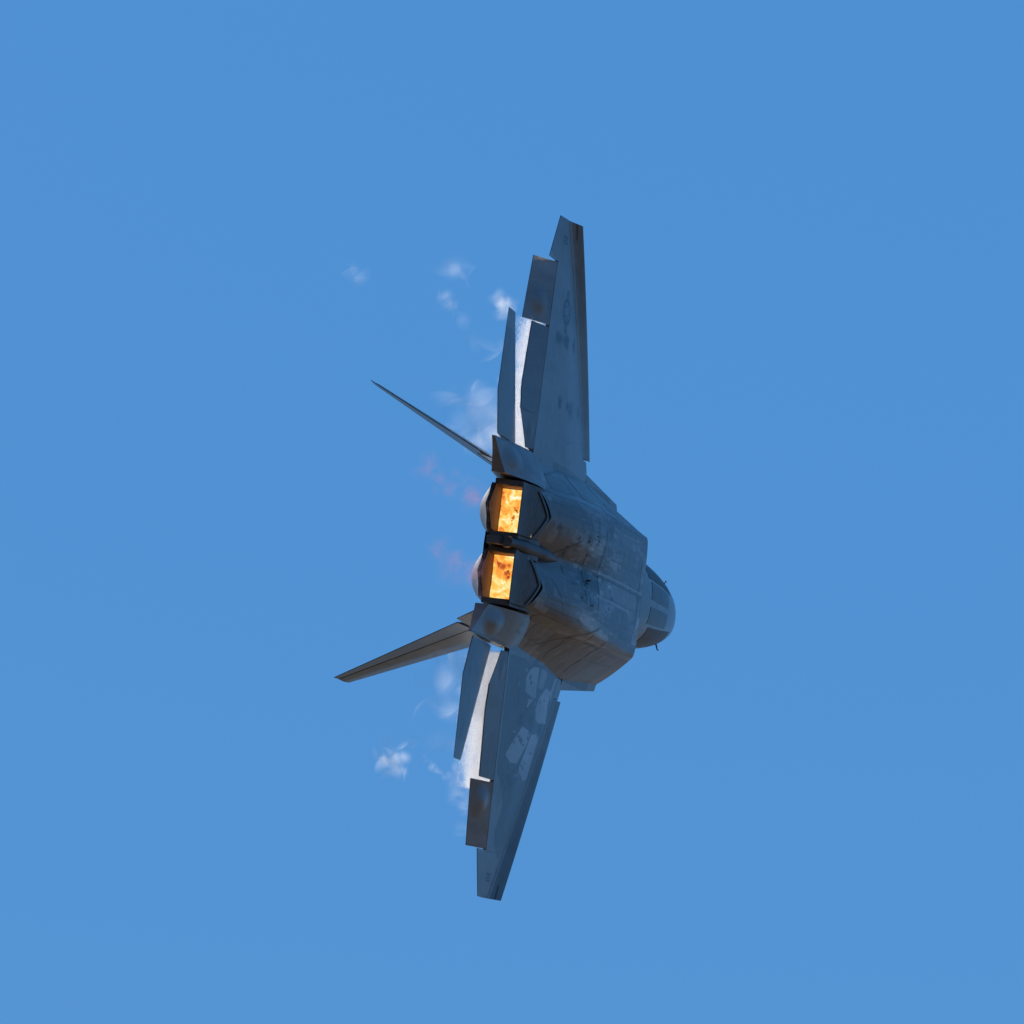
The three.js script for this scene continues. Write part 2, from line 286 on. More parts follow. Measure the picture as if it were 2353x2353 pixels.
// a, keel y, nacelle x, nacelle y, corner x, corner y, chine x, chine y, shoulder x, shoulder y, spine y
const BODY = [
  [5.2, -0.94, 0.66, -0.95, 1.24, -0.90, 1.86, 0.02, 1.2, 0.40, 0.70],
  [6.6, -0.95, 0.66, -0.96, 1.27, -0.90, 1.93, 0.04, 1.2, 0.48, 0.85],
  [8.5, -0.96, 0.68, -0.98, 1.31, -0.88, 2.05, 0.06, 1.25, 0.52, 0.92],
  [10.5, -0.93, 0.72, -1.0, 1.36, -0.80, 2.06, 0.05, 1.25, 0.52, 0.88],
  [12.0, -0.79, 0.74, -0.96, 1.36, -0.68, 2.02, 0.03, 1.22, 0.50, 0.80],
  [13.5, -0.56, 0.74, -0.84, 1.33, -0.52, 1.98, 0.02, 1.2, 0.48, 0.72],
  [15.0, -0.34, 0.73, -0.64, 1.27, -0.36, 1.9, 0.02, 1.15, 0.46, 0.64],
  [15.9, -0.26, 0.73, -0.50, 1.22, -0.27, 1.85, 0.02, 1.1, 0.44, 0.58],
];
const BT = BODY[0].map((_, k) => table(BODY, k));
function section(a) {
  const [, kk, nx, ny, cx, cy, hx, hy, sx, sy, ty] = BT.map((f, i) => i ? f(a) : a);
  const low = spline([[0, kk], [nx * 0.5, lerp(kk, ny, 0.62)], [nx, ny], [lerp(nx, cx, 0.72), lerp(ny, cy, 0.25)], [cx, cy], [lerp(cx, hx, 0.14), lerp(cy, hy, 0.17)], [lerp(cx, hx, 0.55), lerp(cy, hy, 0.57)], [hx, hy]], KR + 1);
  const up = spline([[hx, hy], [lerp(hx, sx, 0.55), lerp(hy, sy, 0.6)], [sx, sy], [sx * 0.55, lerp(sy, ty, 0.8)], [0, ty]], 17);
  return { low, up };
}
const cache = new Map();
const sec = a => { const k = Math.round(a * 500); if (!cache.has(k)) cache.set(k, section(k / 500)); return cache.get(k); };
const lowAt = (a, t) => { const L = sec(a).low, q = clamp(t, 0, 1) * KR, i = Math.min(KR - 1, Math.floor(q)), f = q - i; return [lerp(L[i][0], L[i + 1][0], f), lerp(L[i][1], L[i + 1][1], f)]; };
// stations are swept at the intake lip and notched round the nozzles
const aEnd = x => { const d = Math.abs(Math.abs(x) - 0.7); return x < 0.13 ? 15.75 : 15.2 + Math.min(0.55, d * 1.12); };
const lip = t => lerp(6.45, 5.3, sstep(t, 0.5, 1));
function bodyPt(u, t) { // u 0..1 along, t 0..1 keel -> chine
  const a0 = lip(t), x = lowAt(15, t)[0], a1 = aEnd(x), a = lerp(a0, a1, u), p = lowAt(a, t);
  return [p[0], p[1], a];
}
{
  const lowG = s => patch(KR * 2, 110, (v, u) => { const p = bodyPt(u, v); return [p[0] * s, p[1], p[2]]; }, s < 0);
  const upG = s => patch(16, 80, (v, u) => { const a = lerp(5.3, 15.7, u), p = sec(a).up[Math.round(v * 16)]; return [p[0] * s, p[1], a]; }, s < 0);
  var fuselage = part('fuselage', merge(lowG(1), lowG(-1), upG(1), upG(-1)), M.paint, jet);
  part('aft_bulkhead', merge(...[1, -1].map(s => patch(12, 4, (u, v) => { const x = 1.25 * u; return [s * x, lerp(-0.36, 0.52, v), 15.25]; }, s < 0))), M.bare, fuselage, 'metal bulkhead around the engine nozzles');
  // intake mouths
  for (const s of [1, -1]) part('intake', patch(8, 6, (u, v) => { const b = lowAt(6.5, lerp(0.3, 0.96, u)); return [s * (b[0] - 0.04), lerp(b[1] + 0.04, 0.35, v), 7.0 - 0.5 * u]; }, s > 0), M.paint, fuselage);
}
// forebody
const NOSE = [ // a, half width, chine y, keel y, spine y
  [0, 0.01, -0.36, -0.37, -0.35], [0.25, 0.17, -0.35, -0.50, -0.22], [0.7, 0.36, -0.33, -0.64, -0.08], [1.3, 0.54, -0.29, -0.77, 0.04], [2.2, 0.73, -0.22, -0.89, 0.16], [3.5, 0.92, -0.12, -0.95, 0.3], [5.0, 1.05, 0.0, -0.94, 0.45], [6.8, 1.1, 0.1, -0.90, 0.6], [8.0, 1.1, 0.1, -0.86, 0.65]];
const NT = [0, 1, 2, 3, 4].map(k => table(NOSE, k));
function nosePt(a, th) { // th 0 keel .. pi/2 chine .. pi spine
  const w = NT[1](a), c = NT[2](a), k = NT[3](a), t = NT[4](a), s = Math.sin(th), co = Math.cos(th), e = 0.82;
  return [w * Math.sign(s) * Math.abs(s) ** e, c + (co > 0 ? (k - c) : (t - c)) * Math.abs(co) ** 0.9, a];
}
const noseU = u => 8 * u ** 1.6;
{
  const g = patch(48, 48, (v, u) => nosePt(noseU(u), v * Math.PI * 2 - Math.PI));
  const brown = new THREE.MeshPhysicalMaterial({ map: grainTexture(256, 77, [46, 39, 33], 0.5), metalness: 0.1, roughness: 0.4, specularIntensity: 0.4 });
  var nose = part('forebody', g, new THREE.MeshPhysicalMaterial({ map: grainTexture(512, 83, [92, 88, 84], 0.6), metalness: 0.4, roughness: 0.24, specularIntensity: 0.5 }), jet);
  // radome and lower camouflage patches as thin skins
  const skin = (a0, a1, t0, t1, d) => hexa((u, v, w) => { const a = lerp(a0, a1, v), p = nosePt(a, lerp(t0, t1, u)), k = 1 + (w ? 0 : d); return [p[0] * k, NT[2](a) + (p[1] - NT[2](a)) * k, a]; }, 10, 10);
  part('radome', skin(0.05, 1.7, -Math.PI, Math.PI, 0.004), M.rudder, nose, 'darker grey radome skin');
  part('landing_gear_door', skin(3.2, 5.2, 0.04, 0.36, 0.004), M.rudder, nose);
  part('landing_gear_door', skin(3.2, 5.2, -0.36, -0.04, 0.004), M.rudder, nose);
  part('camouflage_panel', skin(2.2, 4.9, -1.15, -0.42, 0.004), brown, nose, 'dark brownish panel under the nose');
  part('camouflage_panel', skin(2.7, 5.4, 0.42, 0.95, 0.004), brown, nose, 'dark brownish panel under the nose');
  for (const s of [1, -1]) { // probes: a short mast with a forward arm
    const b = nosePt(2.0, s * 1.12), g1 = new THREE.CylinderGeometry(0.014, 0.02, 0.14, 8), g2 = new THREE.CylinderGeometry(0.012, 0.012, 0.16, 8); g2.rotateX(Math.PI / 2); g2.translate(0, 0.07, -0.06);
    const g = merge(g1, g2); g.rotateZ(s > 0 ? -1.9 : 1.9); g.translate(b[0] + s * 0.05, b[1] - 0.02, b[2]);
    part('air_data_probe', g, M.soot, nose);
  }
  // canopy over the cockpit
  const cg = patch(20, 24, (v, u) => { const a = lerp(2.7, 6.9, u), th = lerp(-1.25, 1.25, v), h = Math.sin(Math.PI * u ** 0.75) ** 0.8; return [0.62 * Math.sin(th) * (0.55 + 0.45 * h), NT[4](a) - 0.1 + 0.78 * h * Math.cos(th), a]; });
  const can = part('canopy', cg, M.canopy, jet);
  for (const a of [2.78, 6.78]) { const t = new THREE.TorusGeometry(0.36, 0.03, 6, 16, Math.PI); t.translate(0, NT[4](a) - 0.06, a); part('canopy_frame', t, M.soot, can); }
}
// doors and access panels that follow the lower skin; ends sawtoothed
function skinPanel(name, a0, a1, t0, t1, mat, s, o = {}) {
  const teeth = o.teeth || 0, gap = o.d || 0.004, T = o.amp ?? 0.06, nu = teeth ? teeth * 2 : 6, nv = Math.max(4, Math.round((a1 - a0) * 4));
  const tri = u => teeth ? Math.abs(((u * teeth) % 1) * 2 - 1) : 0;
  const P = (u, v, w) => {
    const z = tri(u) * T, a = lerp(a0 + z, a1 - z, v), t = lerp(t0, t1, u), p = lowAt(a, t), e = 0.02, q = lowAt(a, t + e), r = lowAt(a, t - e);
    let nx = q[1] - r[1], ny = -(q[0] - r[0]); const l = Math.hypot(nx, ny) || 1; nx /= l; ny /= l;
    const d = w ? -0.02 : gap; return [p[0] + nx * d, p[1] + ny * d, a];
  };
  return part(name, hexa(P, nu, nv, 1, s, 't'), mat, fuselage);
}
for (const s of [1, -1]) {
  skinPanel('weapons_bay_door', 6.96, 11.2, 0.008, 0.158, tone[s > 0 ? 1 : 2], s);
  skinPanel('weapons_bay_door', 6.96, 11.2, 0.164, 0.33, tone[s > 0 ? 0 : 1], s);
  skinPanel('side_bay_door', 6.7, 9.6, 0.62, 0.80, tone[0], s, { teeth: 2 });
  skinPanel('side_bay_door', 6.5, 9.6, 0.815, 0.95, tone[s > 0 ? 1 : 0], s, { teeth: 1 });
  skinPanel('landing_gear_door', 9.75, 12.1, 0.64, 0.93, tone[1], s, { teeth: 2, amp: 0.12 });
  skinPanel('access_panel', 6.55, 6.92, 0.02, 0.30, tone[2], s);
  skinPanel('access_panel', 11.24, 12.3, 0.02, 0.14, tone[0], s);
  skinPanel('access_panel', 11.24, 12.3, 0.155, 0.28, tone[2], s);
  skinPanel('access_panel', 11.24, 12.35, 0.295, 0.43, tone[1], s, { teeth: 1, amp: 0.12 });
  skinPanel('engine_bay_door', 12.4, 14.95, 0.17, 0.31, tone[1], s, { teeth: 1, amp: 0.12 });
  skinPanel('engine_bay_door', 12.4, 14.95, 0.32, 0.47, tone[0], s, { teeth: 1, amp: 0.12 });
  skinPanel('engine_bay_door', 12.6, 14.9, 0.48, 0.66, tone[1], s, { teeth: 1, amp: 0.12 });
  skinPanel('access_panel', 9.9, 11.0, 0.47, 0.61, tone[2], s);
  skinPanel('access_panel', 8.4, 9.7, 0.47, 0.60, tone[1], s, { teeth: 1 });
  skinPanel('access_panel', 12.4, 13.6, 0.03, 0.15, tone[s > 0 ? 2 : 0], s, { teeth: 1 });
  skinPanel('access_panel', 12.7, 14.4, 0.69, 0.86, tone[0], s, { teeth: 1 });
}
{ // small blade aerials and drains on the belly
  for (const [x, a, h, l] of [[-0.2, 11.9, 0.10, 0.3], [-0.28, 12.05, 0.06, 0.2], [0.62, 11.8, 0.05, 0.12], [0.7, 12.0, 0.05, 0.12], [0.54, 12.5, 0.05, 0.1], [-0.62, 12.6, 0.05, 0.14], [-0.7, 11.8, 0.06, 0.16], [0.3, 13.6, 0.04, 0.12]]) {
    let t = 0; while (t < 0.9 && lowAt(a, t)[0] < Math.abs(x)) t += 0.005;
    const y = lowAt(a, t)[1];
    part('blade_aerial', hexa((u, v, w) => [x + (u - 0.5) * 0.02, y + 0.03 - (1 - w) * h * (0.4 + 0.6 * v), a + (v - 0.5) * l * (0.6 + 0.4 * w)], 1, 2, 1), M.soot, fuselage);
  }
  // long fairing on the centreline between the engines
  part('hook_fairing', hexa((u, v, w) => {
    const a = lerp(13.5, 16.95, v), k = Math.sin(Math.min(1, v * 2.2) * Math.PI / 2) * (1 - 0.35 * sstep(v, 0.7, 1)), wd = 0.15 * k + 0.015, th = u * Math.PI, base = BT[1](Math.min(a, 15.2)) + 0.03 + Math.max(0, a - 15.2) * 0.10;
    return [Math.cos(th) * -wd, base - (w ? -0.05 : Math.sin(th) * 0.2 * k), a];
  }, 12, 20, 1), M.soot, fuselage);
  part('tail_beam', hexa((u, v, w) => [lerp(-0.11, 0.11, u) * (1 - 0.3 * v), lerp(lerp(-0.38, 0.0, v ** 2), lerp(0.42, 0.24, v), w), lerp(15.0, 17.15, v)], 2, 6, 2), M.soot, fuselage, 'sooty beam between the two engine nozzles');
}
// strakes along the intakes
for (const s of [1, -1]) part('strake', hexa((u, v, w) => { const a = lerp(5.23, 8.6, v); return [lerp(BT[6](a) - 0.08, lerp(2.01, 2.28, v), u), lerp(0.08, 0.15, v) + (w - 0.5) * lerp(0.12, 0.022, u), a]; }, 4, 12, 1, s), M.paint, fuselage);

// ---- wings
const leA = x => 8.40 + 0.953 * (x - 2.26), teA = x => 14.95 + 0.3057 * (6.01 - x);
const yRef = (x, a) => lerp(0.16 - 0.022 * (a - 8.4), 0.17, clamp((x - 2.26) / 4.64, 0, 1));
const droop = x => lerp(0.075, 0.20, clamp((x - 2.5) / 4.4, 0, 1));
function thick(x, a) {
  const c0 = leA(x), c1 = teA(x), c = clamp((a - c0) / (c1 - c0), 0, 1), T = lerp(0.27, 0.085, clamp((x - 2) / 4.9, 0, 1));
  return 0.012 + T * Math.min(1, (c / 0.38) ** 0.7) * (1 - 0.93 * (Math.max(0, c - 0.42) / 0.58) ** 1.2);
}
const hingeLE = x => leA(x) + 0.66;
const flapH = x => lerp(15.05, 14.50, (x - 2.05) / 2.55), ailH = x => lerp(14.52, 14.20, (x - 4.6) / 1.36);
const cutA = x => lerp(14.93, 14.17, (x - 5.98) / 0.92);
const slabF = (x0, x1, fa, ra, dy, thin = 0) => (u, v, w) => { const x = lerp(x0, x1, u), a = lerp(fa(x), ra(x), v), t = thick(x, a); return [x, yRef(x, a) + dy(x, a) + (w - 0.5) * (t - thin * Math.max(0, t - 0.014) * v ** 1.5), a]; };
const zero = () => 0;
function dome(cx, ca, rx, ra, h, surf, mat, parent, s) { // shallow blister over an actuator
  return part('actuator_fairing', patch(24, 8, (u, v) => { const th = u * Math.PI * 2, r = v, x = cx + rx * r * Math.cos(th), a = ca + ra * r * Math.sin(th); return [x * s, surf(x, a) - h * (1 - r * r) ** 2 - 0.002, a]; }, s < 0), mat, parent);
}
for (const s of [1, -1]) {
  const flapUp = s > 0 ? 0.15 : 0.09, ailUp = s > 0 ? 0.33 : 0.235;
  const inner = hexa(slabF(1.75, 2.5, x => x < 2.27 ? leA(x) : leA(x), x => x < 2.04 ? 15.0 : flapH(x) - 0.015, zero), 6, 30, 1, s, 'r');
  const mid = hexa(slabF(2.5, 4.6, x => hingeLE(x) + 0.008, x => flapH(x) - 0.015, zero), 12, 30, 1, s, 'lr');
  const out1 = hexa(slabF(4.6, 5.97, x => hingeLE(x) + 0.008, x => ailH(x) - 0.015, zero), 8, 24, 1, s, 'r');
  const out2 = hexa(slabF(5.97, 6.9, x => hingeLE(x) + 0.008, cutA, zero, 1), 6, 16, 1, s);
  const wing = part('wing', merge(inner, mid, out1, out2), M.paint, jet, s > 0 ? undefined : 'wing with pale replaced skin panels underneath');
  const dLE = (x, a) => -droop(x) * clamp((hingeLE(x) - a) / 0.66, 0, 1) ** 1.15;
  part('leading_edge_flap', hexa(slabF(2.53, 6.9, leA, x => hingeLE(x) - 0.008, dLE), 24, 6, 1, s), M.paint, wing);
  const dF = (x, a) => flapUp * (a - flapH(x)) / 0.9 * clamp((x - 2) / 1.2, 0.7, 1);
  const fl = part('flaperon', merge(
    hexa(slabF(2.76, 4.575, x => flapH(x) + 0.012, teA, dF), 10, 8, 1, s, 'l'),
    hexa(slabF(2.04, 2.76, x => flapH(x) + 0.012, x => lerp(15.43, 15.94, (x - 2.04) / 0.72), dF, 1), 4, 8, 1, s, 'r')), M.paint, wing);
  const dA = (x, a) => ailUp * (a - ailH(x)) / 0.8;
  const ai = part('aileron', hexa(slabF(4.63, 5.945, x => ailH(x) + 0.012, teA, dA), 10, 8, 1, s), M.paint, wing);
  const bot = dy => (x, a) => yRef(x, a) + dy(x, a) - thick(x, a) / 2;
  dome(5.04, 14.86, 0.36, 0.36, 0.062, (x, a) => bot((X, A) => A > ailH(X) ? dA(X, A) : 0)(x, a), M.paint, ai, s);
  dome(2.42, 15.27, 0.22, 0.17, 0.012, (x, a) => { const h = flapH(x) + 0.012, e = x < 2.76 ? lerp(15.43, 15.94, (x - 2.04) / 0.72) : 99, v = clamp((a - h) / (e - h), 0, 1), t = thick(x, a); return yRef(x, a) + dF(x, a) - (t - (x < 2.76 ? Math.max(0, t - 0.014) * v ** 1.5 : 0)) / 2; }, M.paint, fl, s);
  // tailplane
  const stLE = x => lerp(15.65, 17.68, (x - 2.0) / 2.42), stTE = x => x < 2.78 ? lerp(18.05, 18.68, (x - 2.0) / 0.78) : lerp(18.68, 18.57, (x - 2.78) / 1.64);
  const stF = (x0, x1) => (u, v, w) => { const x = lerp(x0, x1, u), a = lerp(stLE(x), stTE(x), v), th = lerp(0.13, 0.045, (x - 2) / 2.42) * Math.max(0.1, Math.sin(Math.PI * Math.min(0.97, 0.04 + v * 0.9) ** 0.8)); return [x, 0.22 - (a - 15.65) * 0.058 + (w - 0.5) * th, a]; };
  part('tailplane', merge(hexa(stF(2.0, 2.78), 5, 18, 1, s, 'r'), hexa(stF(2.78, 4.42), 10, 18, 1, s, 'l')), M.paint, jet);
  // tail boom beside the nozzle
  const boomRows = [ // a, inner x, inner low y, outer x, outer low y, outer top y, inner top y
    [13.2, 1.15, -0.30, 1.96, 0.06, 0.12, 0.40], [14.4, 1.2, -0.36, 1.96, 0.02, 0.14, 0.42], [15.2, 1.27, -0.36, 1.97, -0.05, 0.15, 0.42], [16.2, 1.29, -0.26, 1.965, -0.03, 0.18, 0.36], [17.2, 1.3, -0.06, 1.955, 0.03, 0.18, 0.27], [18.25, 1.32, 0.08, 1.93, 0.09, 0.15, 0.17]];
  const B = boomRows[0].map((_, k) => table(boomRows, k));
  const boomF = (u, v, w) => { const a1 = lerp(17.40, 18.22, u), a = lerp(13.3, a1, v), x = lerp(B[1](a), B[3](a), u), lo = lerp(B[2](a), B[4](a), u) - 0.05 * Math.sin(Math.PI * u) * (1 - v), hi = lerp(B[6](a), B[5](a), u); return [x, lerp(lo, hi, w), a]; };
  const boom = part('tail_boom', hexa(boomF, 10, 30, 2, s), M.paint, jet);
  dome(1.62, 16.95, 0.29, 0.62, 0.06, (x, a) => { const u = clamp((x - B[1](a)) / (B[3](a) - B[1](a)), 0, 1), v = (a - 13.3) / (lerp(17.4, 18.22, u) - 13.3); return lerp(B[2](a), B[4](a), u) - 0.05 * Math.sin(Math.PI * u) * (1 - v); }, M.paint, boom, s);
  // fin and rudder, canted outward
  const CA = 27.1 * Math.PI / 180, sn = Math.sin(CA), cs = Math.cos(CA), HT = 3.27;
  const fLE = h => h < 0.35 ? 13.41 + 0.581 * (0.35 - 0.98) : 13.41 + 0.581 * (h - 0.98), fTE = h => lerp(17.42, 16.13, h / HT), fHi = h => lerp(15.81, 15.75, (h - 0.4) / 2.2);
  const finUV = (x, y, a) => [a * 0.35, y * 0.35];
  const finF = (h0, h1, fa, ra, rud) => (u, v, w) => {
    const h = lerp(h0, h1, u), a = lerp(fa(h), ra(h), v), c = clamp((a - fLE(h)) / (fTE(h) - fLE(h)), 0, 1);
    let n = (w - 0.5) * (0.008 + lerp(0.2, 0.05, h / HT) * Math.min(1, (c / 0.35) ** 0.75) * (1 - 0.95 * (Math.max(0, c - 0.4) / 0.6) ** 1.1));
    let aa = a; if (rud) { const d = a - fHi(h); n += -rud * d; aa = fHi(h) + d * 0.995; }
    // w = 0 is the outer face
    return [1.48 + h * sn - n * cs, 0.28 + h * cs + n * sn, aa];
  };
  const fin = part('tail_fin', merge(
    hexa(finF(-0.1, 0.36, fLE, fTE), 3, 26, 1, s, 'r', finUV), hexa(finF(0.36, HT, fLE, h => fHi(h) - 0.012), 12, 20, 1, s, 'l', finUV)), M.fin, jet);
  part('hinge_strip', hexa((u, v, w) => { const p = finF(0.4, HT - 0.02, h => fHi(h) - 0.05, h => fHi(h) - 0.016)(u, v, 0), o = w ? -0.004 : 0.006; return [p[0] + o * cs, p[1] - o * sn, p[2]]; }, 8, 1, 1, s, '', finUV), M.bare, fin);
  part('rudder', hexa(finF(0.385, HT, h => fHi(h) + 0.012, fTE, 0.045), 10, 10, 1, s, '', finUV), M.rudder, fin);

  // ---- engine nozzle: two vectoring flaps between side walls
  const noz = new THREE.Group(); noz.name = 'engine_nozzle'; jet.add(noz);
  const tileUV = (x, y, a) => [x * 0.8 + y * 0.3, a * 0.8];
  const chev = (u, k) => k * (1 - Math.abs(u * 2 - 1));
  part('lower_flap', hexa((u, v, w) => { const x = lerp(0.19, 1.17, u), a = lerp(15.74 - chev(u, 0.52), 16.72, v), q = sstep(a, 15.2, 16.72), crown = 0.05 * Math.sin(Math.PI * u) * (1 - v); return [x, lerp(lerp(-0.50, -0.285, q) - crown, lerp(-0.40, -0.265, q), w), a]; }, 12, 10, 1, s, '', tileUV), M.soot, noz, 'sooty dark lower flap');
  part('hinge_strip', hexa((u, v, w) => { const x = lerp(0.24, 1.13, u), b = 15.74 - chev(u, 0.52), a = lerp(b + 0.05, b + 0.15, v), q = sstep(a, 15.2, 16.72), crown = 0.05 * Math.sin(Math.PI * u) * (1 - (a - b) / 1.2); return [x, lerp(-0.50, -0.285, q) - crown - (w ? -0.01 : 0.028), a]; }, 12, 2, 1, s, '', tileUV), M.bare, noz);
  part('upper_flap', hexa((u, v, w) => {
    const x = lerp(0.2, 1.13, u), a = lerp(15.35, 16.96 + chev(u, 0.5), v), q = sstep(a, 15.9, 17.46), e = Math.sin(Math.PI * u);
    const inn = lerp(0.30, 0.225, clamp((a - 15.9) / 1.06, 0, 1)), outY = lerp(0.46 + 0.24 * e ** 0.7, 0.255, q ** 0.9);
    return [x, w ? Math.max(outY, inn + 0.055) : inn, a];
  }, 14, 14, 1, s, 'b', tileUV), M.bare, noz, 'pale metal upper flap with pointed trailing edge');
  part('flap_liner', patch(12, 10, (u, v) => { const x = lerp(0.215, 1.115, u), a = lerp(15.4, 16.94 + chev(u, 0.49), v); return [x * s, lerp(0.292, 0.217, clamp((a - 15.9) / 1.06, 0, 1)), a]; }, s < 0, tileUV), M.liner, noz, 'heat-browned inner face of the upper flap');
  for (const [x0, x1, a1] of [[1.125, 1.235, 16.86], [0.11, 0.2, 16.80]])
    part('side_wall', hexa((u, v, w) => { const a = lerp(15.2, a1, v), q = sstep(a, 15.2, 16.8); return [lerp(x0, x1, u), lerp(lerp(-0.43, -0.262, q), lerp(0.44, 0.26, q), w), a - 0.25 * (1 - w) * v]; }, 1, 8, 6, s, '', tileUV), M.soot, noz);
  part('wall_liner', patch(10, 6, (u, v) => { const a = lerp(15.6, 16.7, u), q = sstep(a, 15.2, 16.8); return [1.118 * s, lerp(lerp(-0.41, -0.255, q), lerp(0.40, 0.21, q), v), a]; }, s < 0, tileUV), M.liner, noz);
  part('wall_liner', patch(10, 6, (u, v) => { const a = lerp(15.6, 16.65, u), q = sstep(a, 15.2, 16.8); return [0.207 * s, lerp(lerp(-0.41, -0.255, q), lerp(0.40, 0.21, q), v), a]; }, s > 0, tileUV), M.liner, noz);
  // the flame seen through the throat: an uneven burning front
  const sd = s > 0 ? 3 : 9;
  const fg = patch(40, 26, (u, v) => [lerp(0.205, 1.12, u) * s, lerp(-0.40, 0.29, v), 15.95 + 0.10 * (fbm(u * 5, v * 4, sd, 3) - 0.5)], s < 0, (x, y, a, u, v) => [u, v]);
  part('afterburner_flame', fg, flameMaterial(sd), noz, 'bright yellow and orange flame');
  const lamp = new THREE.RectAreaLight(new THREE.Color(1, 0.30, 0.07), 0.9, 0.86, 0.5);
  lamp.name = 'flame_glow'; lamp.position.set(0.66 * s, -0.02, 16.06); lamp.lookAt(0.66 * s, -0.02, 20); noz.add(lamp);
}
function flameMaterial(sd) {
  const W = 256, H = 192, px = new Uint8Array(W * H * 4);
  for (let j = 0; j < H; j++) for (let i = 0; i < W; i++) {
    const x = i / W, y = j / H, o = (j * W + i) * 4;
    const wx = x * 6 + 1.6 * fbm(x * 4, y * 4, sd, 3), wy = y * 4 + 1.6 * fbm(x * 4 + 9, y * 4, sd + 2, 3);
    let k = fbm(wx, wy, sd + 5, 4);
    const vein = Math.abs(fbm(wx * 0.8 + 3, wy * 1.1, sd + 8, 3) - 0.5), dark = 1 - sstep(vein, 0.015, 0.06);
    k = 0.74 + 2.0 * (k - 0.46) + 0.25 * (0.5 - y) * (1 - x) - 0.75 * dark * sstep(1 - Math.hypot((x - 0.38) * 1.4, (y - 0.42) * 1.1), 0.45, 0.95);
    k = clamp(k, 0.0, 1.2);
    const ramp = [[0, 92, 48, 40], [0.22, 176, 84, 44], [0.45, 250, 150, 62], [0.7, 255, 190, 84], [0.95, 255, 226, 140], [1.2, 255, 252, 226]];
    let q = 0; while (q < 4 && ramp[q + 1][0] < k) q++;
    const f = clamp((k - ramp[q][0]) / (ramp[q + 1][0] - ramp[q][0]), 0, 1);
    for (let e = 0; e < 3; e++) px[o + e] = lerp(ramp[q][e + 1], ramp[q + 1][e + 1], f); px[o + 3] = 255;
  }
  const t = new THREE.DataTexture(px, W, H); t.colorSpace = THREE.SRGBColorSpace; t.magFilter = t.minFilter = THREE.LinearFilter; t.needsUpdate = true;
  return new THREE.MeshStandardMaterial({ name: 'flame', color: 0x100804, emissive: 0xffffff, emissiveMap: t, emissiveIntensity: 0.72, roughness: 1 });
}

// ---------------------------------------------------------------- condensation: banks of faint cupped veils turned every way through their volume, placed in the aircraft's own axes
const veil = patch(20, 6, (u, v) => { const q = 0.86 * v, x = q * Math.cos(u * 2 * Math.PI), y = q * Math.sin(u * 2 * Math.PI); return [x, y, 0.35 * q * q]; }, false, (x, y) => [(x + 1) / 2, (y + 1) / 2]);
const density = (() => { // droplets thin out from the middle of a veil to its edge
  const N = 96, px = new Uint8Array(N * N * 4);
  for (let j = 0; j < N; j++) for (let i = 0; i < N; i++) {
    const x = (i + 0.5) / N * 2 - 1, y = (j + 0.5) / N * 2 - 1, d = Math.hypot(x, y), o = (j * N + i) * 4, k = d >= 1 ? 0 : Math.exp(-3.2 * d * d) * (1 - d ** 4) * (0.75 + 0.5 * fbm(i / 12, j / 12, 201, 3));
    px[o] = px[o + 1] = px[o + 2] = clamp(255 * k, 0, 255); px[o + 3] = 255;
  }
  const t = new THREE.DataTexture(px, N, N); t.magFilter = t.minFilter = THREE.LinearFilter; t.needsUpdate = true; return t;
})();
const mist = (o) => new THREE.MeshPhysicalMaterial({ color: new THREE.Color().setRGB(0.96, 0.965, 0.975), alphaMap: density, roughness: 1, transmission: 0.8, thickness: 0, ior: 1.01, specularIntensity: 0, transparent: true, opacity: o, side: THREE.DoubleSide });
const M_HAZE = mist(0.06), M_THIN = mist(0.032), M_PUFF = mist(0.09);
const drop = new THREE.OctahedronGeometry(1, 0), M_DROPS = new THREE.MeshPhysicalMaterial({ color: new THREE.Color().setRGB(0.97, 0.97, 0.98), roughness: 1, transmission: 0.95, thickness: 0, ior: 1.01, specularIntensity: 0 });
const M_GAS = new THREE.MeshStandardMaterial({ name: 'flame', color: 0x201018, alphaMap: density, emissive: new THREE.Color(0.55, 0.30, 0.45), emissiveIntensity: 0.62, roughness: 1, transparent: true, opacity: 0.06, side: THREE.DoubleSide });
function vapour(name, label, n, sample, mat, category = 'vapour', geo = veil) { // sample() gives [x, y, z, radius] or null
  const im = new THREE.InstancedMesh(geo, mat, n); im.name = name;
  const m = new THREE.Matrix4(), q = new THREE.Quaternion(), e = new THREE.Euler(), p = new THREE.Vector3(), sc = new THREE.Vector3();
  for (let i = 0; i < n;) {
    const r = sample(); if (!r) continue;
    e.set(Math.acos(2 * rnd() - 1), 0, rnd() * 6.283, 'ZXY'); q.setFromEuler(e);
    sc.set(r[3] * (0.8 + 0.5 * rnd()), r[3] * (0.8 + 0.5 * rnd()), r[3]); p.set(r[0], r[1], r[2]);
    im.setMatrixAt(i++, m.compose(p, q, sc));
  }
  im.position.copy(jet.position); im.quaternion.copy(jet.quaternion);
  im.userData = { label, category, kind: 'stuff' };
  scene.add(im);
}
const clump = (x, y, a, sd) => fbm(x * 1.7 + 5, y * 2.4 + a * 0.7, sd, 3);
